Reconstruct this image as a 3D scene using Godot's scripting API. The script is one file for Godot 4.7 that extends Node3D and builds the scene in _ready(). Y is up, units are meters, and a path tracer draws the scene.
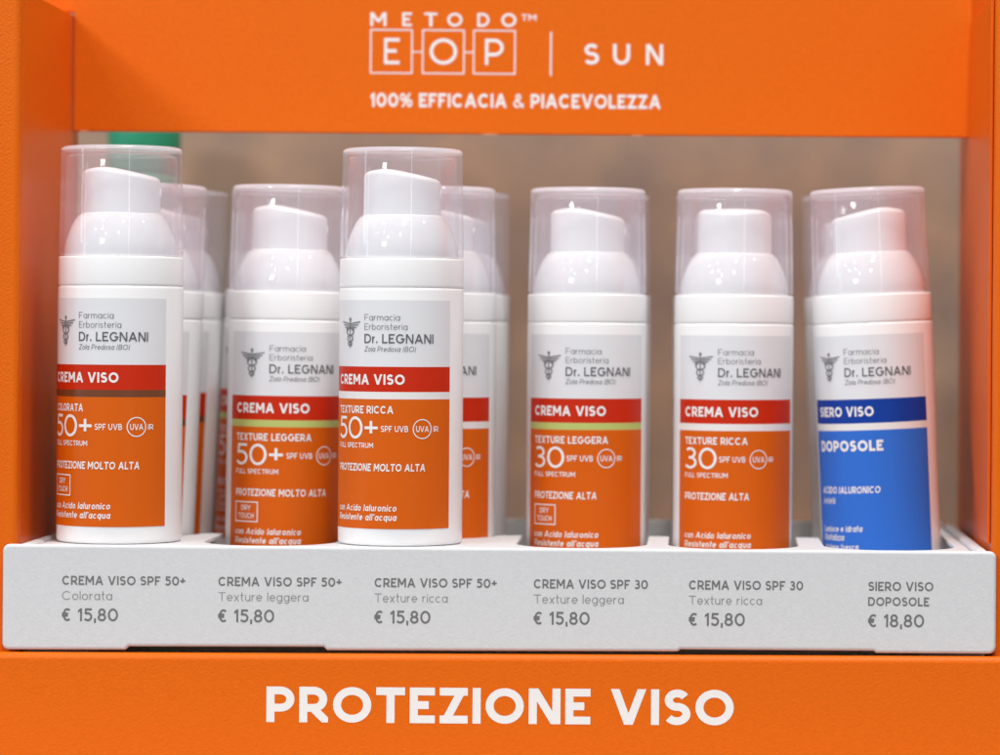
extends Node3D
# All sizes below are in millimetres; MM turns them into metres when a mesh is made.
const MM := 0.001
const EYE := Vector3(56.4, 122.5, 950.0)
const COLS := [-113.8, -69.3, -23.6, 22.7, 67.7, 111.9]
const LEDGE_Y := 59.5
const FLOOR_Y := 49.9

var mats := {}
var glyph_cache := {}
var rng := RandomNumberGenerator.new()

# ---------------------------------------------------------------- lettering: single-line strokes in a unit box
# char: [width / cap height, "stroke;stroke"]; a stroke is points "u v u v" and arcs "a cx cy rx ry from to" (degrees)
const FONT := {
	"A": [0.98, "0 0 .5 1;1 0 .5 1;.2 .28 .8 .28"],
	"B": [0.74, "0 0 0 1;0 1 .52 1 a .52 .76 .38 .24 90 -90 0 .52;0 .52 .58 .52 a .58 .26 .42 .26 90 -90 0 0"],
	"C": [0.92, "a .53 .5 .53 .5 42 318"],
	"D": [0.88, "0 0 0 1;0 1 .42 1 a .42 .5 .58 .5 90 -90 0 0"],
	"E": [0.68, "0 0 0 1;0 1 1 1;0 .51 .88 .51;0 0 1 0"],
	"F": [0.66, "0 0 0 1;0 1 1 1;0 .48 .86 .48"],
	"G": [0.98, "a .5 .5 .5 .5 42 352;1 .47 .58 .47"],
	"H": [0.82, "0 0 0 1;1 0 1 1;0 .5 1 .5"],
	"I": [0.0, ".5 0 .5 1"],
	"L": [0.62, "0 0 0 1;0 0 1 0"],
	"M": [1.02, "0 0 0 1;1 0 1 1;0 1 .5 .25;1 1 .5 .25"],
	"N": [0.86, "0 0 0 1;1 0 1 1;0 1 1 0"],
	"O": [1.04, "a .5 .5 .5 .5 0 360"],
	"P": [0.76, "0 0 0 1;0 1 .5 1 a .5 .69 .5 .31 90 -90 0 .38"],
	"R": [0.78, "0 0 0 1;0 1 .5 1 a .5 .69 .46 .31 90 -90 0 .38;.45 .38 .98 0"],
	"S": [0.72, "a .5 .755 .46 .245 28 258 a .48 .26 .52 .26 78 -148"],
	"T": [0.78, ".5 0 .5 1;0 1 1 1"],
	"U": [0.82, "0 1 0 .42 a .5 .42 .5 .42 180 360 1 1"],
	"V": [0.96, "0 1 .5 0;1 1 .5 0"],
	"X": [0.86, "0 0 1 1;0 1 1 0"],
	"Y": [0.86, "0 1 .5 .45;1 1 .5 .45;.5 0 .5 .45"],
	"Z": [0.76, "0 1 1 1;0 0 1 0;1 1 0 0"],
	"0": [0.84, "a .5 .5 .5 .5 0 360"],
	"1": [0.34, "1 0 1 1;0 .86 1 1"],
	"3": [0.68, "a .46 .765 .46 .235 140 -90;.3 .53 .5 .53;a .46 .265 .54 .265 90 -150"],
	"5": [0.70, ".18 1 .92 1;.18 1 .12 .56;a .46 .32 .54 .32 128 -148"],
	"8": [0.70, "a .5 .76 .42 .24 0 360;a .5 .26 .5 .26 0 360"],
	"+": [0.62, "0 .5 1 .5;.5 .22 .5 .78"],
	"%": [1.05, "a .19 .75 .19 .25 0 360;a .81 .25 .19 .25 0 360;.85 1 .15 0"],
	"&": [0.9, "1 0 .24 .7;a .45 .8 .22 .2 210 -40;.6 .66 .22 .46;a .38 .25 .38 .25 120 300;a .38 .3 .62 .3 300 358"],
	"€": [0.76, "a .6 .5 .5 .5 50 310;0 .6 .72 .6;0 .4 .68 .4"],
	",": [0.12, ".9 .08 .1 -.16"],
	".": [0.0, ".5 0 .5 .06"],
	"'": [0.0, ".5 .78 .5 1"],
	"(": [0.24, "a 1 .45 1 .62 110 250"],
	")": [0.24, "a 0 .45 1 .62 70 -70"],
	"a": [0.62, "a .48 .34 .48 .34 0 360;1 0 1 .68"],
	"b": [0.62, "a .52 .34 .48 .34 0 360;0 0 0 1"],
	"c": [0.56, "a .55 .34 .55 .34 45 315"],
	"d": [0.62, "a .48 .34 .48 .34 0 360;1 0 1 1"],
	"e": [0.62, "a .5 .34 .5 .34 0 318;0 .34 1 .34"],
	"f": [0.38, "a .9 .78 .5 .22 90 180 .4 0;0 .66 .9 .66"],
	"g": [0.62, "a .48 .34 .48 .34 0 360;1 .68 1 0 a .5 0 .5 .28 0 -140"],
	"i": [0.0, ".5 0 .5 .68;.5 .88 .5 .97"],
	"l": [0.0, ".5 0 .5 1"],
	"m": [0.94, "0 0 0 .68;a .25 .42 .25 .26 180 0 .5 0;a .75 .42 .25 .26 180 0 1 0"],
	"n": [0.56, "0 0 0 .68;a .5 .38 .5 .3 180 0 1 0"],
	"o": [0.64, "a .5 .34 .5 .34 0 360"],
	"p": [0.62, "a .52 .34 .48 .34 0 360;0 -.3 0 .68"],
	"q": [0.62, "a .48 .34 .48 .34 0 360;1 -.3 1 .68"],
	"r": [0.36, "0 0 0 .68;a .9 .3 .9 .38 180 80"],
	"s": [0.48, "a .5 .515 .46 .165 30 255 a .5 .175 .5 .175 75 -150"],
	"t": [0.36, ".4 1 .4 .2 a .9 .2 .5 .2 180 280;0 .68 1 .68"],
	"u": [0.56, "0 .68 0 .3 a .5 .3 .5 .3 180 360;1 0 1 .68"],
	"v": [0.56, "0 .68 .5 0;1 .68 .5 0"],
	"x": [0.54, "0 0 1 .68;0 .68 1 0"],
	"z": [0.50, "0 .68 1 .68;0 0 1 0;1 .68 0 0"],
	"à": [0.62, "a .48 .34 .48 .34 0 360;1 0 1 .68;.3 1 .6 .84"],
	# the snake-and-wings emblem, one pseudo letter
	"@": [0.92, ".5 0 .5 .95;a .5 .95 .04 .04 0 360;.46 .8 .0 .86;.46 .74 .06 .76;.46 .68 .16 .67;.54 .8 1 .86;.54 .74 .94 .76;.54 .68 .84 .67;a .5 .52 .2 .12 100 270;a .5 .29 .15 .11 90 -90;a .5 .11 .1 .07 90 270;a .5 .52 .2 .12 80 -90;a .5 .29 .15 .11 90 270;a .5 .11 .1 .07 90 -90;a .33 .6 .04 .03 0 360;a .67 .6 .04 .03 0 360"],
}

func clip(poly: Array, axis: int, limit: float, keep_less: bool) -> Array:
	var out := []
	for i in poly.size():
		var p: Vector2 = poly[i]
		var q: Vector2 = poly[(i + 1) % poly.size()]
		var dp := (limit - p[axis]) if keep_less else (p[axis] - limit)
		var dq := (limit - q[axis]) if keep_less else (q[axis] - limit)
		if dp >= 0.0:
			out.append(p)
		if (dp > 0.0 and dq < 0.0) or (dp < 0.0 and dq > 0.0):
			out.append(p.lerp(q, dp / (dp - dq)))
	return out

# the convex pieces of one letter at stroke weight w (in cap heights): [stroke number, points]
func glyph(ch: String, w: float) -> Array:
	if ch in ["%", "&"]:
		w *= 0.72
	var key := "%s%.3f" % [ch, w]
	if glyph_cache.has(key):
		return glyph_cache[key]
	var spec: Array = FONT[ch]
	var width: float = maxf(spec[0], w)
	var runs := []   # [points uv, extend at start, extend at end]
	var lo := 0.0
	var hi := 0.0
	for stroke in String(spec[1]).split(";"):
		var t := stroke.split(" ", false)
		var pts := []
		var from_arc := []
		var i := 0
		while i < t.size():
			if t[i] == "a":
				var c := Vector2(float(t[i + 1]), float(t[i + 2]))
				var r := Vector2(float(t[i + 3]), float(t[i + 4]))
				var a0 := float(t[i + 5])
				var a1 := float(t[i + 6])
				var n := maxi(4, int(absf(a1 - a0) / 12.0))
				for k in n + 1:
					var a := deg_to_rad(lerpf(a0, a1, float(k) / n))
					var p := c + Vector2(cos(a) * r.x, sin(a) * r.y)
					if pts.is_empty() or pts[-1].distance_to(p) > 0.004:
						pts.append(p)
						from_arc.append(true)
				i += 7
			else:
				var p := Vector2(float(t[i]), float(t[i + 1]))
				if pts.is_empty() or pts[-1].distance_to(p) > 0.004:
					pts.append(p)
					from_arc.append(false)
				i += 2
		for p in pts:
			lo = minf(lo, p.y)
			hi = maxf(hi, p.y)
		runs.append([pts, from_arc])
	var out := []
	var k := 0
	for run in runs:
		var uv: Array = run[0]
		var xy := []
		for p in uv:
			xy.append(Vector2(w / 2 + p.x * (width - w), w / 2 + p.y * (1.0 - w)))
		if uv.size() == 2 and absf(uv[0].y - uv[1].y) > 0.6 and absf(uv[0].x - uv[1].x) > 0.3:
			var run_x: float = absf(uv[0].x - uv[1].x) * (width - w)
			var wide := w * Vector2(run_x, 1.0).length()
			for e in 2:
				var p: Vector2 = uv[e]
				xy[e] = Vector2(wide / 2 + p.x * (width - wide), p.y if p.y < 0.01 or p.y > 0.99 else xy[e].y)
		var n := xy.size()
		var closed: bool = xy[0].distance_to(xy[n - 1]) < 0.01 and n > 4
		if not closed:
			for e in 2:
				var at := 0 if e == 0 else n - 1
				var nx := 1 if e == 0 else n - 2
				if run[1][at]:
					continue
				var p: Vector2 = uv[at]
				var border: bool = p.x < 0.001 or p.x > 0.999 or absf(p.y - hi) < 0.001 or absf(p.y - lo) < 0.001 or absf(p.y) < 0.001 or absf(p.y - 0.68) < 0.001
				if border:
					var d: Vector2 = (xy[at] - xy[nx]).normalized()
					var diagonal: bool = absf(d.x) > 0.15 and absf(d.y) > 0.15
					xy[at] += d * (w * (1.6 if diagonal else 0.5))
		# cut long straight pieces, so that print can follow a curved label
		var fine := [xy[0]]
		for i in n - 1:
			var m := maxi(1, int(ceil(xy[i].distance_to(xy[i + 1]) / 0.3)))
			for j in m:
				fine.append(xy[i].lerp(xy[i + 1], float(j + 1) / m))
		var side := []
		for i in fine.size():
			var a: Vector2 = fine[maxi(i - 1, 0)]
			var b: Vector2 = fine[mini(i + 1, fine.size() - 1)]
			if closed and (i == 0 or i == fine.size() - 1):
				a = fine[fine.size() - 2]
				b = fine[1]
			var d := (b - a).normalized()
			side.append(Vector2(-d.y, d.x) * (w / 2))
		var top_limit := w / 2 + hi * (1.0 - w) + w / 2
		var low_limit := w / 2 + lo * (1.0 - w) - w / 2
		if hi <= 0.7 and hi > 0.6:
			top_limit = w / 2 + 0.68 * (1.0 - w) + w / 2
		for i in fine.size() - 1:
			var quad: Array = [fine[i] + side[i], fine[i] - side[i], fine[i + 1] - side[i + 1], fine[i + 1] + side[i + 1]]
			quad = clip(clip(clip(clip(quad, 0, 0.0, false), 0, width, true), 1, low_limit, false), 1, top_limit, true)
			if quad.size() > 2:
				out.append([k, quad])
		k += 1
	glyph_cache[key] = [width, out]
	return glyph_cache[key]

# text as a list of [depth step, convex polygon in mm]; fitted to `wide` mm when wide > 0
func text_pieces(text: String, x: float, y: float, cap: float, w: float, wide := 0.0, track := 0.14, slant := 0.0) -> Array:
	var total := 0.0
	var n := 0
	for ch in text:
		total += (0.42 if ch == " " else glyph(ch, w)[0] + track)
		n += 1
	total -= track
	var sx := cap if wide <= 0.0 else wide / total
	var out := []
	var at := 0.0
	for ch in text:
		if ch == " ":
			at += 0.42
			continue
		var g: Array = glyph(ch, w)
		for piece in g[1]:
			var poly := []
			for p in piece[1]:
				poly.append(Vector2(x + (at + p.x) * sx + slant * p.y * cap, y + p.y * cap))
			out.append([piece[0], poly])
		at += g[0] + track
	return out

func ring_pieces(c: Vector2, r: float, w: float) -> Array:
	var out := []
	for i in 32:
		var a := TAU * i / 32.0
		var b := TAU * (i + 1) / 32.0
		out.append([0, [c + Vector2.from_angle(a) * (r - w / 2), c + Vector2.from_angle(a) * (r + w / 2), c + Vector2.from_angle(b) * (r + w / 2), c + Vector2.from_angle(b) * (r - w / 2)]])
	return out

func rect_pieces(x0: float, y0: float, x1: float, y1: float) -> Array:
	var n := maxi(1, int((x1 - x0) / 1.2))
	var out := []
	for i in n:
		var a := lerpf(x0, x1, float(i) / n)
		var b := lerpf(x0, x1, float(i + 1) / n)
		out.append([0, [Vector2(a, y0), Vector2(b, y0), Vector2(b, y1), Vector2(a, y1)]])
	return out

func frame_pieces(x0: float, y0: float, x1: float, y1: float, w: float) -> Array:
	return rect_pieces(x0, y0, x1, y0 + w) + rect_pieces(x0, y1 - w, x1, y1) + rect_pieces(x0, y0 + w, x0 + w, y1 - w) + rect_pieces(x1 - w, y0 + w, x1, y1 - w)

# ---------------------------------------------------------------- meshes
func tri(st: SurfaceTool, p: Array, n: Array) -> void:
	var face: Vector3 = (p[1] - p[0]).cross(p[2] - p[0])
	var order := [0, 2, 1] if face.dot(n[0] + n[1] + n[2]) > 0.0 else [0, 1, 2]
	for i in order:
		st.set_normal(n[i])
		st.add_vertex(p[i] * MM)

func quad3(st: SurfaceTool, p: Array, n: Array) -> void:
	tri(st, [p[0], p[1], p[2]], [n[0], n[1], n[2]])
	tri(st, [p[0], p[2], p[3]], [n[0], n[2], n[3]])

func begin() -> SurfaceTool:
	var st := SurfaceTool.new()
	st.begin(Mesh.PRIMITIVE_TRIANGLES)
	return st

# printed pieces laid on the plane z = z0, or round a cylinder of radius r (x is then millimetres along the curve)
func ink(pieces: Array, z0: float, r := 0.0) -> ArrayMesh:
	var st := begin()
	for piece in pieces:
		var lift: float = 0.006 * piece[0]
		var pts := []
		var nor := []
		for p in piece[1]:
			if r > 0.0:
				var dir := Vector3(sin(p.x / r), 0, cos(p.x / r))
				pts.append(dir * (r + z0 + lift) + Vector3(0, p.y, 0))
				nor.append(dir)
			else:
				pts.append(Vector3(p.x, p.y, z0 + lift))
				nor.append(Vector3(0, 0, 1))
		for i in range(1, pts.size() - 1):
			if (pts[i] - pts[0]).cross(pts[i + 1] - pts[0]).length() > 1e-7:
				tri(st, [pts[0], pts[i], pts[i + 1]], [nor[0], nor[i], nor[i + 1]])
	return st.commit()

# a sheet or block: polygon (counter-clockwise) pushed from depth z0 to z1 with rounded edges of radius r, turned by basis
func prism(poly: Array, z0: float, z1: float, r: float, basis := Basis.IDENTITY, steps := 4) -> ArrayMesh:
	var st := begin()
	var n := poly.size()
	var turning := 0.0
	for i in n:
		turning += (poly[i] as Vector2).cross(poly[(i + 1) % n])
	if turning < 0.0:
		poly = poly.duplicate()
		poly.reverse()
	var edge := []
	for i in n:
		var d: Vector2 = (poly[(i + 1) % n] - poly[i]).normalized()
		edge.append(Vector2(d.y, -d.x))
	var mitre := []
	for i in n:
		var a: Vector2 = edge[(i + n - 1) % n]
		var b: Vector2 = edge[i]
		mitre.append((a + b) / (1.0 + a.dot(b)))
	var rings := []   # [inset, z, angle]
	for k in steps + 1:
		var a := -PI / 2 + PI / 2 * k / steps
		rings.append([r * (1.0 - cos(a)), z0 + r * (1.0 + sin(a)), a])
	for k in steps + 1:
		var a := PI / 2 * k / steps
		rings.append([r * (1.0 - cos(a)), z1 - r * (1.0 - sin(a)), a])
	if r <= 0.0:
		rings = [[0.0, z0, 0.0], [0.0, z1, 0.0]]
	for k in rings.size() - 1:
		var lo: Array = rings[k]
		var hi: Array = rings[k + 1]
		for i in n:
			var j := (i + 1) % n
			var p := []
			var m := []
			for c in [[i, lo], [j, lo], [j, hi], [i, hi]]:
				var q: Vector2 = poly[c[0]] - mitre[c[0]] * c[1][0]
				p.append(basis * Vector3(q.x, q.y, c[1][1]))
				m.append((basis * Vector3(edge[i].x * cos(c[1][2]), edge[i].y * cos(c[1][2]), sin(c[1][2]))).normalized())
			quad3(st, p, m)
	for e in 2:
		var ring: Array = rings[0] if e == 0 else rings[-1]
		var flat := PackedVector2Array()
		for i in n:
			flat.append(poly[i] - mitre[i] * r)
		var up := basis * Vector3(0, 0, -1.0 if e == 0 else 1.0)
		var idx := Geometry2D.triangulate_polygon(flat)
		for i in range(0, idx.size(), 3):
			var p := []
			for c in 3:
				p.append(basis * Vector3(flat[idx[i + c]].x, flat[idx[i + c]].y, ring[1]))
			tri(st, p, [up, up, up])
	return st.commit()

func box_poly(x0: float, y0: float, x1: float, y1: float, round := 0.0) -> Array:
	if round <= 0.0:
		return [Vector2(x0, y0), Vector2(x1, y0), Vector2(x1, y1), Vector2(x0, y1)]
	var out := []
	for c in [[x1 - round, y0 + round, -90], [x1 - round, y1 - round, 0], [x0 + round, y1 - round, 90], [x0 + round, y0 + round, 180]]:
		for k in 4:
			out.append(Vector2(c[0], c[1]) + Vector2.from_angle(deg_to_rad(c[2] + 30.0 * k)) * round)
	return out

# profile of [radius, height] spun round the y axis
func lathe(profile: Array, segments := 64) -> ArrayMesh:
	var st := begin()
	var n := profile.size()
	var nor := []
	for i in n:
		var a: Vector2 = profile[maxi(i - 1, 0)]
		var b: Vector2 = profile[mini(i + 1, n - 1)]
		var before: Vector2 = (profile[i] - a).normalized() if i > 0 else Vector2.ZERO
		var after: Vector2 = (b - profile[i]).normalized() if i < n - 1 else Vector2.ZERO
		var d := (before + after).normalized()
		nor.append(Vector2(d.y, -d.x))
	for i in n - 1:
		for k in segments:
			var p := []
			var m := []
			for c in [[i, k], [i, k + 1], [i + 1, k + 1], [i + 1, k]]:
				var a: float = TAU * c[1] / segments
				var q: Vector2 = profile[c[0]]
				p.append(Vector3(sin(a) * q.x, q.y, cos(a) * q.x))
				m.append(Vector3(sin(a) * nor[c[0]].x, nor[c[0]].y, cos(a) * nor[c[0]].x))
			if profile[i].x < 0.001:
				tri(st, [p[0], p[2], p[3]], [m[0], m[2], m[3]])
			elif profile[i + 1].x < 0.001:
				tri(st, [p[0], p[1], p[2]], [m[0], m[1], m[2]])
			else:
				quad3(st, p, m)
	return st.commit()

# a band of sheet wrapped on a cylinder, arc length x0..x1 and heights y0..y1
func wrapped(x0: float, x1: float, y0: float, y1: float, r: float) -> ArrayMesh:
	var st := begin()
	var n := 40
	for i in n:
		var p := []
		var m := []
		for c in [[i, y0], [i + 1, y0], [i + 1, y1], [i, y1]]:
			var a: float = lerpf(x0, x1, float(c[0]) / n) / r
			var dir := Vector3(sin(a), 0, cos(a))
			p.append(dir * r + Vector3(0, c[1], 0))
			m.append(dir)
		quad3(st, p, m)
	return st.commit()

# the pump's push button: a round post with a top that slopes down towards the nozzle (+x)
func button_mesh() -> ArrayMesh:
	var st := begin()
	var seg := 56
	var rows := []
	var R := 11.35
	var prof := [[0.0, R + 0.1], [0.55, R], [0.9, R]]       # [share of the height, radius]
	for k in 5:
		var a := PI / 2 * k / 4.0
		prof.append([2.0 + k, R - 1.3 * (1.0 - cos(a))])
	for k in 6:
		prof.append([10.0 + k, (R - 1.3) * (1.0 - (k + 1) / 6.0)])
	for c in prof:
		var row := []
		for k in seg:
			var a := TAU * k / seg
			var x: float = cos(a) * c[1]
			var z: float = sin(a) * c[1]
			var t := clampf((x + 6.0) / 19.0, 0.0, 1.0)
			var top := 110.4 - 4.0 * pow(t, 1.35) - 1.3 * pow(clampf((-x - 2.0) / 9.0, 0, 1), 2) - 0.006 * z * z
			var y := 0.0
			if c[0] < 1.0:
				y = lerpf(96.2, top - 1.3, c[0] / 0.9)
			elif c[0] < 9.0:
				y = top - 1.3 + 1.3 * sin(PI / 2 * (c[0] - 2.0) / 4.0)
			else:
				y = top
			row.append(Vector3(x, y, z))
		rows.append(row)
	for i in rows.size() - 1:
		for k in seg:
			var j := (k + 1) % seg
			var q: Array = [rows[i][k], rows[i][j], rows[i + 1][j], rows[i + 1][k]]
			for t in [[0, 1, 2], [0, 2, 3]]:
				if (q[t[1]] - q[t[0]]).cross(q[t[2]] - q[t[0]]).length() > 1e-6:
					for v in t:
						st.set_smooth_group(0)
						st.add_vertex(q[v] * MM)
	st.index()
	st.generate_normals()
	return st.commit()

# ---------------------------------------------------------------- nodes
func part(called: String, mesh: Mesh, material: Material, parent: Node3D) -> MeshInstance3D:
	var o := MeshInstance3D.new()
	o.name = called
	o.mesh = mesh
	o.material_override = material
	parent.add_child(o, true)
	return o

func thing(called: String, label: String, category: String, group := "") -> Node3D:
	var o := Node3D.new()
	o.name = called
	o.set_meta("label", label)
	o.set_meta("category", category)
	if group:
		o.set_meta("group", group)
	add_child(o, true)
	return o

func lin(r: float, g: float, b: float) -> Color:
	return Color(r, g, b).linear_to_srgb()

func mat(called: String, c: Color, rough: float, spec := 0.5) -> StandardMaterial3D:
	var m := StandardMaterial3D.new()
	m.resource_name = called
	m.albedo_color = c
	m.roughness = rough
	m.metallic_specular = spec
	mats[called] = m
	return m

func noise_tex(freq: float, octaves: int, seed_: int, size := 512, bump := 0.0, ramp: Array = []) -> NoiseTexture2D:
	var f := FastNoiseLite.new()
	f.noise_type = FastNoiseLite.TYPE_SIMPLEX_SMOOTH
	f.frequency = freq
	f.fractal_octaves = octaves
	f.seed = seed_
	var t := NoiseTexture2D.new()
	t.width = size
	t.height = size
	t.seamless = true
	t.noise = f
	if bump > 0.0:
		t.as_normal_map = true
		t.bump_strength = bump
	elif ramp:
		var g := Gradient.new()
		g.set_color(0, ramp[0])
		g.set_color(1, ramp[1])
		t.color_ramp = g
	return t

func grain(m: StandardMaterial3D, tile: float, normal: NoiseTexture2D, strength: float, tone: NoiseTexture2D = null) -> void:
	m.uv1_triplanar = true
	m.uv1_scale = Vector3.ONE / (tile * MM)
	m.normal_enabled = true
	m.normal_texture = normal
	m.normal_scale = strength
	if tone:
		m.albedo_texture = tone

func lamp(o: Light3D, called: String, at: Vector3, energy: float, c: Color) -> void:
	o.name = called
	o.light_energy = energy
	o.light_color = c
	o.shadow_enabled = true
	add_child(o)
	o.position = at

func area(called: String, at: Vector3, target: Vector3, size: Vector2, energy: float, c: Color) -> void:
	var a := AreaLight3D.new()
	a.area_size = size
	a.area_normalize_energy = true
	a.area_range = 12.0
	a.area_attenuation = 2.0
	lamp(a, called, at, energy, c)
	a.look_at(target, Vector3.UP if absf((target - at).normalized().y) < 0.98 else Vector3.BACK)

# ---------------------------------------------------------------- the bottle
const BODY_R := 18.25
const LABEL_R := 18.33
const HALF := 21.3     # half the label's width along the curve

func print_on(label: Node3D, pieces: Array, m: Material, called := "lettering", lift := 0.11) -> void:
	part(called, ink(pieces, lift, LABEL_R), m, label)

func make_label(root: Node3D, kind: Dictionary) -> void:
	var label := part("label", wrapped(-HALF, HALF, 5.1, 71.4, LABEL_R), mats.label_grey, root)
	part("title_band", wrapped(-HALF, HALF, 44.8, 52.1, LABEL_R + 0.04), mats[kind.band], label)
	part("stripe", wrapped(-HALF, HALF, 42.7, 44.8, LABEL_R + 0.04), mats[kind.stripe], label)
	part("colour_panel", wrapped(-HALF, HALF, 5.1, 42.7, LABEL_R + 0.04), mats[kind.panel], label)
	print_on(label, text_pieces("@", -HALF + 4.9, 57.6, 8.8, 0.042, 8.6), mats.ink_grey, "emblem")
	print_on(label, text_pieces("Farmacia", -HALF + 15.1, 65.5, 1.85, 0.085, 10.9), mats.ink_grey)
	print_on(label, text_pieces("Erboristeria", -HALF + 15.1, 62.8, 1.85, 0.085, 13.1), mats.ink_grey)
	print_on(label, text_pieces("Dr. LEGNANI", -HALF + 15.1, 58.9, 2.7, 0.155, 21.0), mats.ink_dark)
	print_on(label, text_pieces("Zola Predosa (BO)", -HALF + 15.1, 56.5, 1.5, 0.11, 15.4, 0.14, 0.18), mats.ink_grey)
	var x := -HALF + 3.3
	var w: Material = mats.ink_white
	print_on(label, text_pieces(kind.title, x, 46.9, 3.0, 0.22, kind.title_wide), w)
	if kind.panel == "blue_panel":
		print_on(label, text_pieces("DOPOSOLE", x, 36.4, 3.3, 0.24, 23.0), w)
		print_on(label, text_pieces("ACIDO IALURONICO", x, 23.7, 2.1, 0.2, 21.5, 0.14, 0.1), w)
		print_on(label, text_pieces("Antietà", x, 20.6, 1.9, 0.16, 6.2, 0.14, 0.15), w)
		print_on(label, text_pieces("Lenisce e idrata", x, 12.1, 1.9, 0.17, 15.5, 0.14, 0.15), w)
		print_on(label, text_pieces("Rivitalizza", x, 9.5, 1.9, 0.17, 9.2, 0.14, 0.15), w)
		print_on(label, text_pieces("Azione fresca", x, 6.6, 1.9, 0.17, 14.0, 0.14, 0.15), w)
	else:
		print_on(label, text_pieces(kind.name, x, 38.5, 2.25, 0.2, kind.name_wide), w)
		print_on(label, text_pieces(kind.factor, x, 31.1, 6.5, 0.125, 16.4 if kind.factor == "50+" else 11.6, 0.1), w)
		print_on(label, text_pieces("SPF UVB", -HALF + 15.6 + kind.shift, 33.2, 1.8, 0.17, 8.0), w)
		print_on(label, ring_pieces(Vector2(-HALF + 27.8 + kind.shift, 34.1), 2.75, 0.3), w, "ring_mark")
		print_on(label, text_pieces("UVA", -HALF + 25.9 + kind.shift, 33.2, 1.8, 0.17, 3.9, 0.08), w)
		print_on(label, text_pieces("IR", -HALF + 31.3 + kind.shift, 33.3, 1.6, 0.16), w)
		print_on(label, text_pieces("FULL SPECTRUM", x, 28.5, 1.5, 0.17, 15.0), w)
		print_on(label, text_pieces(kind.guard, x, 21.8, 2.2, 0.2, 30.4 if kind.factor == "50+" else 21.5, 0.14, 0.06), w)
		if kind.dry:
			print_on(label, frame_pieces(x, 13.9, x + 8.8, 20.1, 0.32), w, "frame_mark")
			print_on(label, text_pieces("DRY", x + 2.6, 17.4, 1.65, 0.17, 3.7), w)
			print_on(label, text_pieces("TOUCH", x + 1.4, 15.0, 1.65, 0.17, 6.0), w)
		print_on(label, text_pieces("con Acido Ialuronico", x, 10.2, 1.9, 0.17, 22.0, 0.14, 0.15), w)
		print_on(label, text_pieces("Resistente all'acqua", x, 7.5, 1.9, 0.17, 22.0, 0.14, 0.15), w)

var shapes := {}

func make_bottle(kind: Dictionary) -> Node3D:
	var root := Node3D.new()
	root.name = "pump_bottle"
	if shapes.is_empty():
		shapes.body = lathe([Vector2(0, 0.5), Vector2(14, 0.5), Vector2(15.6, 0.0), Vector2(16.6, 0.0), Vector2(17.75, 0.2), Vector2(18.12, 0.6), Vector2(BODY_R, 1.3), Vector2(BODY_R, 40), Vector2(BODY_R, 74.2), Vector2(18.2, 74.65), Vector2(18.05, 74.95), Vector2(17.85, 75.05), Vector2(0, 75.05)])
		shapes.collar = lathe([Vector2(17.8, 75.07), Vector2(18.0, 75.15), Vector2(18.14, 75.4), Vector2(18.2, 75.9), Vector2(18.18, 83.1), Vector2(18.12, 83.5), Vector2(17.8, 83.72), Vector2(17.1, 83.75), Vector2(16.5, 83.8)])
		shapes.shoulder = lathe([Vector2(16.55, 83.82), Vector2(16.6, 85.2), Vector2(16.45, 86.6), Vector2(16.05, 88.4), Vector2(15.3, 90.6), Vector2(14.5, 92.6), Vector2(13.55, 94.4), Vector2(12.6, 95.7), Vector2(11.9, 96.35), Vector2(11.0, 96.7), Vector2(0, 96.8)])
		shapes.button = button_mesh()
		shapes.nozzle = prism(box_poly(-2.0, -1.5, 2.0, 1.5, 1.2), 0.0, 11.6, 0.4, Basis(Vector3.UP, PI / 2))
		shapes.cap_out = lathe([Vector2(16.75, 84.15), Vector2(17.9, 84.15), Vector2(18.1, 84.5), Vector2(18.0, 92), Vector2(17.75, 106), Vector2(17.65, 114.8)])
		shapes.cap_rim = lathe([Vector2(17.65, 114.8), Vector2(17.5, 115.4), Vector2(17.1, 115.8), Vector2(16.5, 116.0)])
		shapes.cap_top = lathe([Vector2(16.5, 116.0), Vector2(8, 116.0), Vector2(0, 116.0)])
		shapes.cap_in = lathe([Vector2(16.75, 84.15), Vector2(16.7, 86), Vector2(16.35, 106), Vector2(16.15, 112.6), Vector2(15.7, 113.3), Vector2(14.9, 113.6), Vector2(8, 113.7), Vector2(0, 113.7)])
	part("body", shapes.body, mats.plastic, root)
	part("collar", shapes.collar, mats.plastic, root)
	part("shoulder", shapes.shoulder, mats.plastic_gloss, root)
	var button := part("push_button", shapes.button, mats.plastic, root)
	var nozzle := part("nozzle", shapes.nozzle, mats.plastic, button)
	nozzle.position = Vector3(0, 102.6, 0) * MM
	var cap := part("clear_cap", shapes.cap_out, mats.clear, root)
	part("inner_wall", shapes.cap_in, mats.clear_inner, cap)
	part("rim", shapes.cap_rim, mats.rim_highlight, cap)
	part("top", shapes.cap_top, mats.clear, cap)
	make_label(root, kind)
	return root

func place(proto: Node3D, label: String, at: Vector3, lean: float, turn: float, pump: float) -> void:
	var o: Node3D = proto.duplicate()
	o.name = "pump_bottle"
	add_child(o, true)
	o.set_meta("label", label)
	o.set_meta("category", "bottle")
	o.set_meta("group", "white pump bottles in the display")
	# a leaning bottle stands on the edge of its foot
	o.position = (at + Vector3(0, absf(sin(deg_to_rad(lean))) * 16.6, 0)) * MM
	o.rotation_degrees.z = lean
	o.get_node("label").rotation_degrees.y = turn
	o.get_node("push_button").rotation_degrees.y = pump

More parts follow.
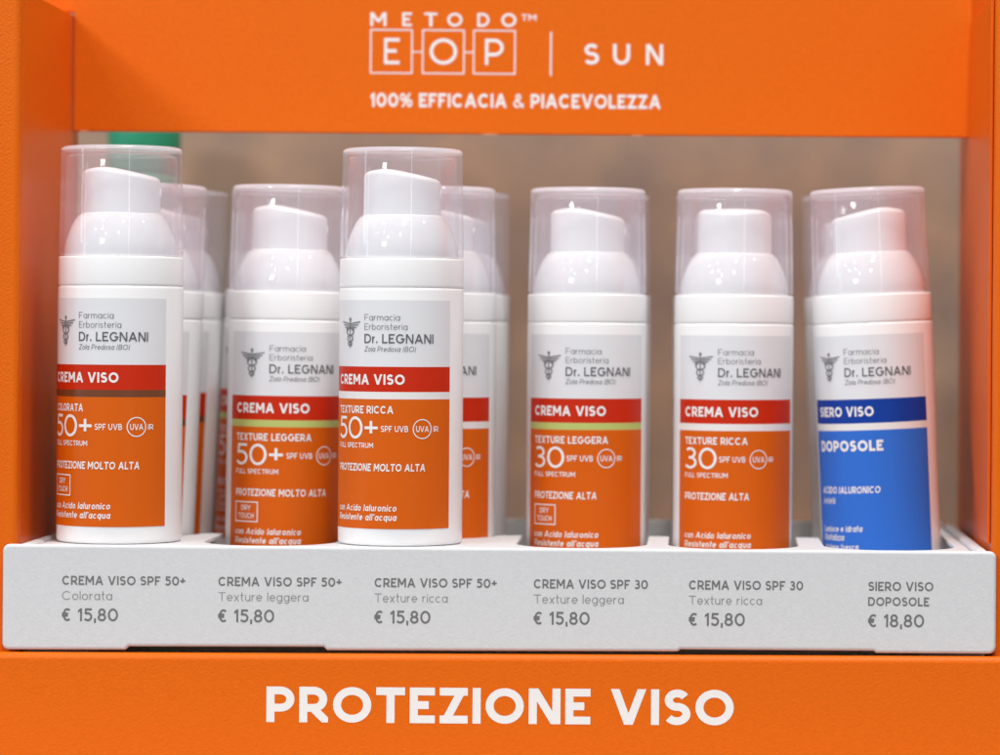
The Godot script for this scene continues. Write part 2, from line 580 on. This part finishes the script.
# ---------------------------------------------------------------- the scene
func _ready() -> void:
	rng.seed = 7
	# camera: square to the display, set to the right of its middle, lens shifted left and down
	var cam := Camera3D.new()
	cam.name = "camera"
	add_child(cam)
	var lens := CameraAttributesPhysical.new()
	lens.frustum_near = 0.05
	lens.frustum_far = 12.0
	lens.frustum_focal_length = 104.7
	lens.frustum_focus_distance = 0.953
	lens.exposure_aperture = 7.0
	cam.attributes = lens
	cam.projection = Camera3D.PROJECTION_FRUSTUM
	cam.near = 0.05
	cam.far = 12.0
	cam.size = 2.0 * 377.5 / 3294.0 * cam.near
	cam.frustum_offset = Vector2(-197.0 / 3294.0, -46.0 / 3294.0) * cam.near
	cam.position = EYE * MM
	cam.rotation_degrees.z = 0.43
	cam.current = true

	var env := Environment.new()
	env.background_mode = Environment.BG_COLOR
	env.background_color = lin(0.36, 0.37, 0.40)
	env.tonemap_mode = Environment.TONE_MAPPER_LINEAR
	env.tonemap_exposure = 0.85
	env.sdfgi_enabled = true
	env.ssao_enabled = true
	env.ssil_enabled = true
	var we := WorldEnvironment.new()
	we.name = "environment"
	we.environment = env
	add_child(we)

	# the shop's lights: a bright ceiling panel up on the left, a row of small ceiling spots, a tall lit column behind on the right
	area("wall_panel", Vector3(-0.95, 0.95, 1.3), Vector3(0, 0.12, -0.03), Vector2(0.26, 0.26), 1.05, Color(0.98, 0.99, 1))
	var spots := [[0.15, 0.84, 1.7], [0.2, 0.3, 1.9], [-1.0, 0.58, 0.35], [-1.26, 1.26, 0.3], [0.0, 1.75, 0.4], [-1.75, 0.31, 0.3], [-1.85, 0.99, 0.3], [-1.06, 1.76, 0.35], [1.16, 0.1, 0.3]]
	for i in spots.size():
		var o := OmniLight3D.new()
		o.light_size = 0.055
		o.omni_range = 12.0
		o.omni_attenuation = 2.0
		lamp(o, "ceiling_spot_%03d" % i, Vector3(spots[i][0], 1.75, spots[i][1]), spots[i][2] * 0.9, Color(1, 0.985, 0.97))
	area("lit_column", Vector3(0.80, 0.25, 2.0), Vector3(0.05, 0.12, 0), Vector2(0.03, 1.2), 0.10, Color(1, 1, 1))
	area("shop_window", Vector3(-1.6, 0.3, 0.55), Vector3(0, 0.12, 0), Vector2(0.12, 1.0), 0.18, Color(0.85, 0.93, 1))

	make_materials()
	make_setting()
	make_display()
	make_tray()
	make_bottles()

func make_materials() -> void:
	var fibre := noise_tex(0.05, 4, 3, 512, 3.0)
	var tone := noise_tex(0.02, 4, 5, 512, 0.0, [Color(0.975, 0.975, 0.975), Color(1, 1, 1)])
	grain(mat("orange_card", lin(0.79, 0.140, 0.002), 0.43, 0.3), 26.0, fibre, 0.6, tone)
	grain(mat("orange_lining", lin(0.82, 0.125, 0.003), 0.32, 0.38), 26.0, fibre, 0.25, tone)
	grain(mat("white_card", lin(0.68, 0.69, 0.70), 0.5, 0.35), 26.0, fibre, 0.25, tone)
	grain(mat("raw_card", lin(0.78, 0.42, 0.22), 0.8, 0.3), 12.0, fibre, 0.6, tone)
	mat("plastic", lin(0.92, 0.92, 0.92), 0.3, 0.5)
	mat("plastic_gloss", lin(0.92, 0.92, 0.92), 0.07, 0.5)
	var clear := mat("clear", Color(0.95, 0.94, 1.0, 0.05), 0.03, 0.5)
	clear.transparency = BaseMaterial3D.TRANSPARENCY_ALPHA
	clear.backlight_enabled = true
	clear.backlight = lin(0.175, 0.172, 0.198)
	var inner := mat("clear_inner", Color(0.95, 0.94, 1.0, 0.012), 0.03, 0.5)
	inner.transparency = BaseMaterial3D.TRANSPARENCY_ALPHA
	inner.backlight_enabled = true
	inner.backlight = lin(0.055, 0.054, 0.062)
	var rim := mat("rim_highlight", Color(0.97, 0.96, 1.0, 0.35), 0.05, 0.5)  # milkier than the cap: paints in the light caught along its top edge
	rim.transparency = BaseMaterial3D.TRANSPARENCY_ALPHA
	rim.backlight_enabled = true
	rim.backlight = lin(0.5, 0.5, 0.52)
	mat("label_grey", lin(0.77, 0.78, 0.80), 0.35, 0.5)
	mat("red_band", lin(0.58, 0.024, 0.003), 0.38, 0.32)
	mat("orange_panel", lin(0.68, 0.115, 0.003), 0.38, 0.32)
	mat("blue_band", lin(0.005, 0.045, 0.33), 0.38, 0.32)
	mat("blue_panel", lin(0.032, 0.155, 0.62), 0.38, 0.32)
	mat("brown_stripe", lin(0.16, 0.045, 0.012), 0.35, 0.5)
	mat("green_stripe", lin(0.50, 0.56, 0.16), 0.35, 0.5)
	mat("white_stripe", lin(0.82, 0.80, 0.78), 0.35, 0.5)
	mat("ink_white", lin(0.86, 0.84, 0.82), 0.4, 0.4)
	mat("ink_grey", lin(0.20, 0.20, 0.21), 0.5, 0.4)
	mat("ink_dark", lin(0.12, 0.12, 0.13), 0.5, 0.4)
	mat("ink_price", lin(0.17, 0.17, 0.17), 0.5, 0.4)
	mat("ink_thin", lin(0.26, 0.26, 0.26), 0.5, 0.4)
	mat("green_plastic", lin(0.02, 0.30, 0.16), 0.35, 0.5)
	grain(mat("taupe_wall", lin(0.44, 0.30, 0.212), 0.6, 0.4), 220.0, noise_tex(0.02, 3, 8, 512, 1.0), 0.2, noise_tex(0.008, 4, 11, 512, 0.0, [Color(0.80, 0.83, 0.88), Color(1, 0.97, 0.94)]))
	grain(mat("shelf_board", lin(0.55, 0.52, 0.48), 0.5, 0.4), 120.0, noise_tex(0.02, 3, 8, 256, 1.0), 0.2)

func structure(called: String, mesh: Mesh, material: Material) -> void:
	var o := part(called, mesh, material, self)
	o.set_meta("kind", "structure")

func make_setting() -> void:
	structure("shelf", prism(box_poly(-320, -25, 330, -5), -205, 70, 1.0), mats.shelf_board)
	structure("wall", prism(box_poly(-320, -25, 330, 330), -222, -206, 0.0), mats.taupe_wall)
	var g := thing("green_bottle", "tall green bottle standing behind the orange display", "bottle")
	g.position = Vector3(-131.2, -5, -165) * MM
	part("body", lathe([Vector2(0, 0.2), Vector2(11.5, 0.2), Vector2(12.3, 1.2), Vector2(12.4, 3), Vector2(12.4, 176), Vector2(12.2, 178.5), Vector2(11.6, 179.2), Vector2(0, 179.3)], 48), mats.green_plastic, g)
	part("screw_cap", lathe([Vector2(0, 179.4), Vector2(11.9, 179.4), Vector2(12.25, 180), Vector2(12.25, 203), Vector2(11.6, 204.2), Vector2(0, 204.5)], 48), mats.green_plastic, g)

func side(x0: float, x1: float, poly: Array, r: float) -> ArrayMesh:
	# polygon given as (z, y); pushed from x0 to x1
	var turned := []
	for p in poly:
		turned.append(Vector2(-p.x, p.y))
	# basis: u -> -z, v -> y, w -> x keeps the winding right-handed
	return prism(turned, x0, x1, r, Basis(Vector3(0, 0, -1), Vector3(0, 1, 0), Vector3(1, 0, 0)))

func make_display() -> void:
	var d := thing("display_box", "orange cardboard counter display with white lettering and a header panel", "display")
	# base front, bowed out past the tray, its upper fold rounded; an upright stands behind it on either side
	var front := part("front_panel", prism([Vector2(-153, -4.7), Vector2(155.5, -4.7), Vector2(155.5, 29.6), Vector2(-153, 28.7)], -1.2, 3.0, 2.0, Basis.IDENTITY, 6), mats.orange_card, d)
	part("upright", prism(box_poly(-153.2, 25.5, -139.7, 220.6), -6.8, -1.3, 1.8, Basis.IDENTITY, 6), mats.orange_card, d)
	part("upright", prism(box_poly(142.1, 25.5, 155.7, 220.6), -6.8, -1.3, 1.8, Basis.IDENTITY, 6), mats.orange_card, d)
	part("lettering", ink(text_pieces("PROTEZIONE VISO", -66.6, 9.3, 10.25, 0.22, 134.4, 0.13), 3.04), mats.ink_white, front)
	part("base_block", prism(box_poly(-152.6, -4.8, 155.1, 25.3), -131, -6.9, 0.4), mats.orange_card, d)
	part("side_wall", side(-152.6, -139.9, [Vector2(-6.9, 25.4), Vector2(-6.9, 220.4), Vector2(-93, 220.4), Vector2(-93, 25.4)], 0.4), mats.orange_lining, d)
	part("side_wall", side(142.3, 155.1, [Vector2(-6.9, 25.4), Vector2(-6.9, 220.4), Vector2(-131, 220.4), Vector2(-131, 25.4)], 0.4), mats.orange_lining, d)
	var liner := [Vector2(-7.6, 61.5), Vector2(-7.6, 219.6), Vector2(-81, 219.6), Vector2(-92, 180), Vector2(-92, 150), Vector2(-88, 125), Vector2(-76, 100), Vector2(-58, 80), Vector2(-32, 61.5)]
	part("side_lining", side(141.2, 142.2, liner, 0.35), mats.orange_lining, d)
	# header: hangs between the walls, wider above them
	var h := [Vector2(-139.6, 183.8), Vector2(142.0, 183.8), Vector2(142.0, 243), Vector2(-150, 243), Vector2(-150, 221.6), Vector2(-139.6, 221.0)]
	var head := part("header_panel", prism(h, -84.5, -82.0, 0.5), mats.orange_card, d)
	part("back_brace", prism(box_poly(128, 205, 155, 243), -97, -95, 0.4), mats.orange_card, d)  # added card behind the header, standing in for the dark notch at right
	var z := -81.96
	var k := 3.192
	for c in [["M", 368, 384], ["E", 400, 409.5], ["T", 422, 435], ["O", 445, 460], ["D", 475, 487], ["O", 499, 514]]:
		part("lettering", ink(text_pieces(c[0], header_x(c[1]), header_y(28.4), 4.3, 0.18, (c[2] - c[1]) / k), z), mats.ink_white, head)
	part("lettering", ink(text_pieces("TM", header_x(519), header_y(22), 2.0, 0.17, 15 / k), z), mats.ink_white, head)
	for c in [["E", 368, 382, 397.5], ["O", 420, 427.5, 455], ["P", 471, 483, 501.5]]:
		var x0 := header_x(c[1])
		part("frame_mark", ink(frame_pieces(x0, header_y(76), x0 + 42.5 / k, header_y(31.5), 0.42), z), mats.ink_white, head)
		part("lettering", ink(text_pieces(c[0], header_x(c[2]), header_y(66.5), 8.2, 0.13, (c[3] - c[2]) / k), z), mats.ink_white, head)
	for c in [[410.5, 420], [462.5, 471]]:
		part("link_mark", ink(rect_pieces(header_x(c[0]), header_y(54) - 0.2, header_x(c[1]), header_y(54) + 0.2), z), mats.ink_white, head)
	part("divider_mark", ink(rect_pieces(header_x(548), header_y(77), header_x(549.6), header_y(33)), z), mats.ink_white, head)
	for c in [["S", 582, 597], ["U", 611, 628], ["N", 644, 661]]:
		part("lettering", ink(text_pieces(c[0], header_x(c[1]), header_y(65.3), 6.5, 0.17, (c[2] - c[1]) / k), z), mats.ink_white, head)
	part("lettering", ink(text_pieces("100% EFFICACIA & PIACEVOLEZZA", header_x(369), header_y(109.3), 4.4, 0.21, 290 / k), z), mats.ink_white, head)
	for c in [[-12.0, 6.0, 0.15], [35.0, 4.0, 0.12], [-137.5, 3.0, 0.3]]:
		part("worn_edge", prism([Vector2(c[0], 183.65), Vector2(c[0] + c[1] * 0.8, 183.6), Vector2(c[0] + c[1], 183.75), Vector2(c[0] + c[1] * 0.6, 183.8 + c[2]), Vector2(c[0] + c[1] * 0.2, 183.8 + c[2] * 0.8)], -83.9, -81.95, 0.1), mats.raw_card, head)

func header_x(px: float) -> float:
	return EYE.x + (px - 697.0) / 3.192

func header_y(px: float) -> float:
	return EYE.y + (331.5 - px) / 3.192

func make_tray() -> void:
	var t := thing("bottle_tray", "white cardboard tray with grey price lettering along its front", "tray")
	# front panel, its lower edge cut away in two places
	var f := [Vector2(-107.6, 29.5), Vector2(-106.6, 30.5), Vector2(-50.5, 30.8), Vector2(-49.5, 29.8), Vector2(51.5, 30.2), Vector2(52.3, 30.8), Vector2(108, 30.8), Vector2(108.8, 30.2)]
	for c in [[141.2, 32.2, -90], [141.2, 57.8, 0], [-141.2, 57.8, 90], [-141.2, 31.3, 180]]:
		for k in 5:
			f.append(Vector2(c[0], c[1]) + Vector2.from_angle(deg_to_rad(c[2] + 22.5 * k)) * 2.0)
	var front := part("front_panel", prism(f, -0.9, 1.3, 1.05, Basis.IDENTITY, 6), mats.white_card, t)
	# ledge behind it, with a round bay for each column of bottles
	var p := [Vector2(-133.6, 1.0), Vector2(136.2, 1.0), Vector2(136.2, 118), Vector2(133.4, 118)]
	for i in range(5, -1, -1):
		# bays whose front bottle has been taken out run forward to the lip
		var cx: float = COLS[i] + (1.8 if i == 5 else 0.0)
		var cz := 62.0 if i == 0 or i == 2 else 24.5
		if cz < 60.0:
			p.append(Vector2(cx + 19.4, 62.0))
		for k in 13:
			var a := deg_to_rad(-7.0 - 166.0 * k / 12.0)
			p.append(Vector2(cx + cos(a) * 19.4, cz + sin(a) * 20.4))
		if cz < 60.0:
			p.append(Vector2(cx - 19.4, 62.0))
	p.append(Vector2(-133.6, 62))
	part("ledge", prism(p, LEDGE_Y - 1.2, LEDGE_Y, 0.3, Basis(Vector3(1, 0, 0), Vector3(0, 0, -1), Vector3(0, 1, 0))), mats.white_card, t)
	part("floor", prism(box_poly(-139.3, 2.4, 141.0, 122), FLOOR_Y - 1.2, FLOOR_Y, 0.2, Basis(Vector3(1, 0, 0), Vector3(0, 0, -1), Vector3(0, 1, 0))), mats.white_card, t)
	part("side_panel", prism(box_poly(-139.3, FLOOR_Y + 0.1, -134.2, 59.9, 1.8), -123.6, -1.0, 0.4), mats.white_card, t)
	part("side_panel", prism(box_poly(136.9, FLOOR_Y + 0.1, 141.0, 60.2, 1.6), -123.6, -1.0, 0.4), mats.white_card, t)
	part("back_panel", prism(box_poly(-134.0, FLOOR_Y + 0.1, 136.7, 61.0), -124.6, -122.2, 0.4), mats.white_card, t)
	part("bottom", prism(box_poly(-139.3, 25.4, 141.0, 26.6), -123.6, -16, 0.2), mats.white_card, t)
	part("support", prism(box_poly(-139.0, 26.7, -120, FLOOR_Y - 1.3), -123.0, -8, 0.2), mats.white_card, t)
	part("support", prism(box_poly(122, 26.7, 140.8, FLOOR_Y - 1.3), -123.0, -8, 0.2), mats.white_card, t)
	var lines := [[65, "CREMA VISO SPF 50+", 123, "Colorata", 50], [221, "CREMA VISO SPF 50+", 123, "Texture leggera", 90], [377, "CREMA VISO SPF 50+", 122, "Texture ricca", 73], [536, "CREMA VISO SPF 30", 114, "Texture leggera", 90], [691, "CREMA VISO SPF 30", 114, "Texture ricca", 73], [870, "SIERO VISO", 65, "DOPOSOLE", 61]]
	var k := 3.467
	for c in lines:
		var x: float = (c[0] - 501.5) / k
		var shown := [tray_y(589.2), tray_y(604.2), tray_y(625.4)]
		part("lettering", ink(text_pieces(c[1], x, shown[0], 2.65, 0.19, c[2] / k), 1.34), mats.ink_price, front)
		part("lettering", ink(text_pieces(c[3], x, shown[1], 2.55, 0.19 if c[3] == "DOPOSOLE" else 0.095, c[4] / k), 1.34), mats.ink_price if c[3] == "DOPOSOLE" else mats.ink_thin, front)
		part("lettering", ink(text_pieces("€ 18,80" if c[0] == 870 else "€ 15,80", x, shown[2], 3.75, 0.165, 56 / k), 1.34), mats.ink_price, front)

func tray_y(px: float) -> float:
	return EYE.y + (331.5 - px) / 3.467

func make_bottles() -> void:
	var base := {"title": "CREMA VISO", "title_wide": 24.2, "band": "red_band", "panel": "orange_panel", "factor": "50+", "guard": "PROTEZIONE MOLTO ALTA", "dry": false, "shift": 5.0}
	var tinted := make_bottle(base.merged({"name": "COLORATA", "name_wide": 13.5, "stripe": "brown_stripe", "dry": true}, true))
	var light50 := make_bottle(base.merged({"name": "TEXTURE LEGGERA", "name_wide": 25.0, "stripe": "green_stripe", "dry": true}, true))
	var rich50 := make_bottle(base.merged({"name": "TEXTURE RICCA", "name_wide": 21.0, "stripe": "white_stripe"}))
	var low := {"factor": "30", "guard": "PROTEZIONE ALTA", "shift": 0.0}
	var light30 := make_bottle(base.merged(low, true).merged({"name": "TEXTURE LEGGERA", "name_wide": 25.0, "stripe": "green_stripe", "dry": true}, true))
	var rich30 := make_bottle(base.merged(low, true).merged({"name": "TEXTURE RICCA", "name_wide": 21.0, "stripe": "white_stripe"}, true))
	var serum := make_bottle(base.merged({"title": "SIERO VISO", "title_wide": 20.5, "band": "blue_band", "panel": "blue_panel", "stripe": "white_stripe"}, true))
	# front row, up on the ledge
	place(tinted, "pump bottle with dark brown label stripe standing high on the front ledge", Vector3(-113.7, LEDGE_Y, -22), 0.0, -11, 8)
	place(rich50, "pump bottle with 50+ label and white stripe standing high on the front ledge", Vector3(-30.8, LEDGE_Y, -22), 0.0, -11, 4)
	# second row, down in the bays
	place(tinted, "leaning brown-striped pump bottle directly behind the one on the front ledge", Vector3(-116.1, FLOOR_Y, -60.5), -2.0, -7, 10)
	place(light50, "pump bottle with pale green label stripe and 50+, sunk beside the ledge bottles", Vector3(-69.5, FLOOR_Y, -60), -0.5, 9, 5)
	place(rich50, "white-striped 50+ pump bottle sunk in the bay behind the one on the ledge", Vector3(-23.4, FLOOR_Y, -60), 0.0, -1, 0)
	place(light30, "pump bottle with pale green label stripe and 30, sunk in its own bay", Vector3(22.7, FLOOR_Y, -60), 0.0, 1, 8)
	place(rich30, "pump bottle with 30 label and white stripe, sunk in its bay", Vector3(67.7, FLOOR_Y, -60), 0.0, 4, 80)
	place(serum, "pump bottle with blue label leaning left in the bay beside the orange wall", Vector3(113.7, FLOOR_Y, -60), 2.7, -13, 172)
	# third row
	place(tinted, "rearmost leaning pump bottle of the brown-striped column", Vector3(-116.0, FLOOR_Y, -102), -2.3, -10, 0)
	place(light50, "rear pump bottle behind the sunken green-striped 50+ bottle", Vector3(-79.3, FLOOR_Y, -102), -2.3, -10, 0)
	place(rich50, "rearmost pump bottle of the white-striped 50+ column", Vector3(-22.5, FLOOR_Y, -102), -0.5, -14, 0)
	place(light30, "rear pump bottle hidden behind the green-striped 30 bottle", Vector3(23.2, FLOOR_Y, -102), 0.0, -10, 0)
	place(rich30, "rear pump bottle hidden behind the white-striped 30 bottle", Vector3(67.0, FLOOR_Y, -102), 0.0, -10, 0)
	place(serum, "rear leaning pump bottle behind the blue-labelled one", Vector3(112.4, FLOOR_Y, -102), 2.6, 55, 170)
	for o in [tinted, light50, rich50, light30, rich30, serum]:
		o.free()
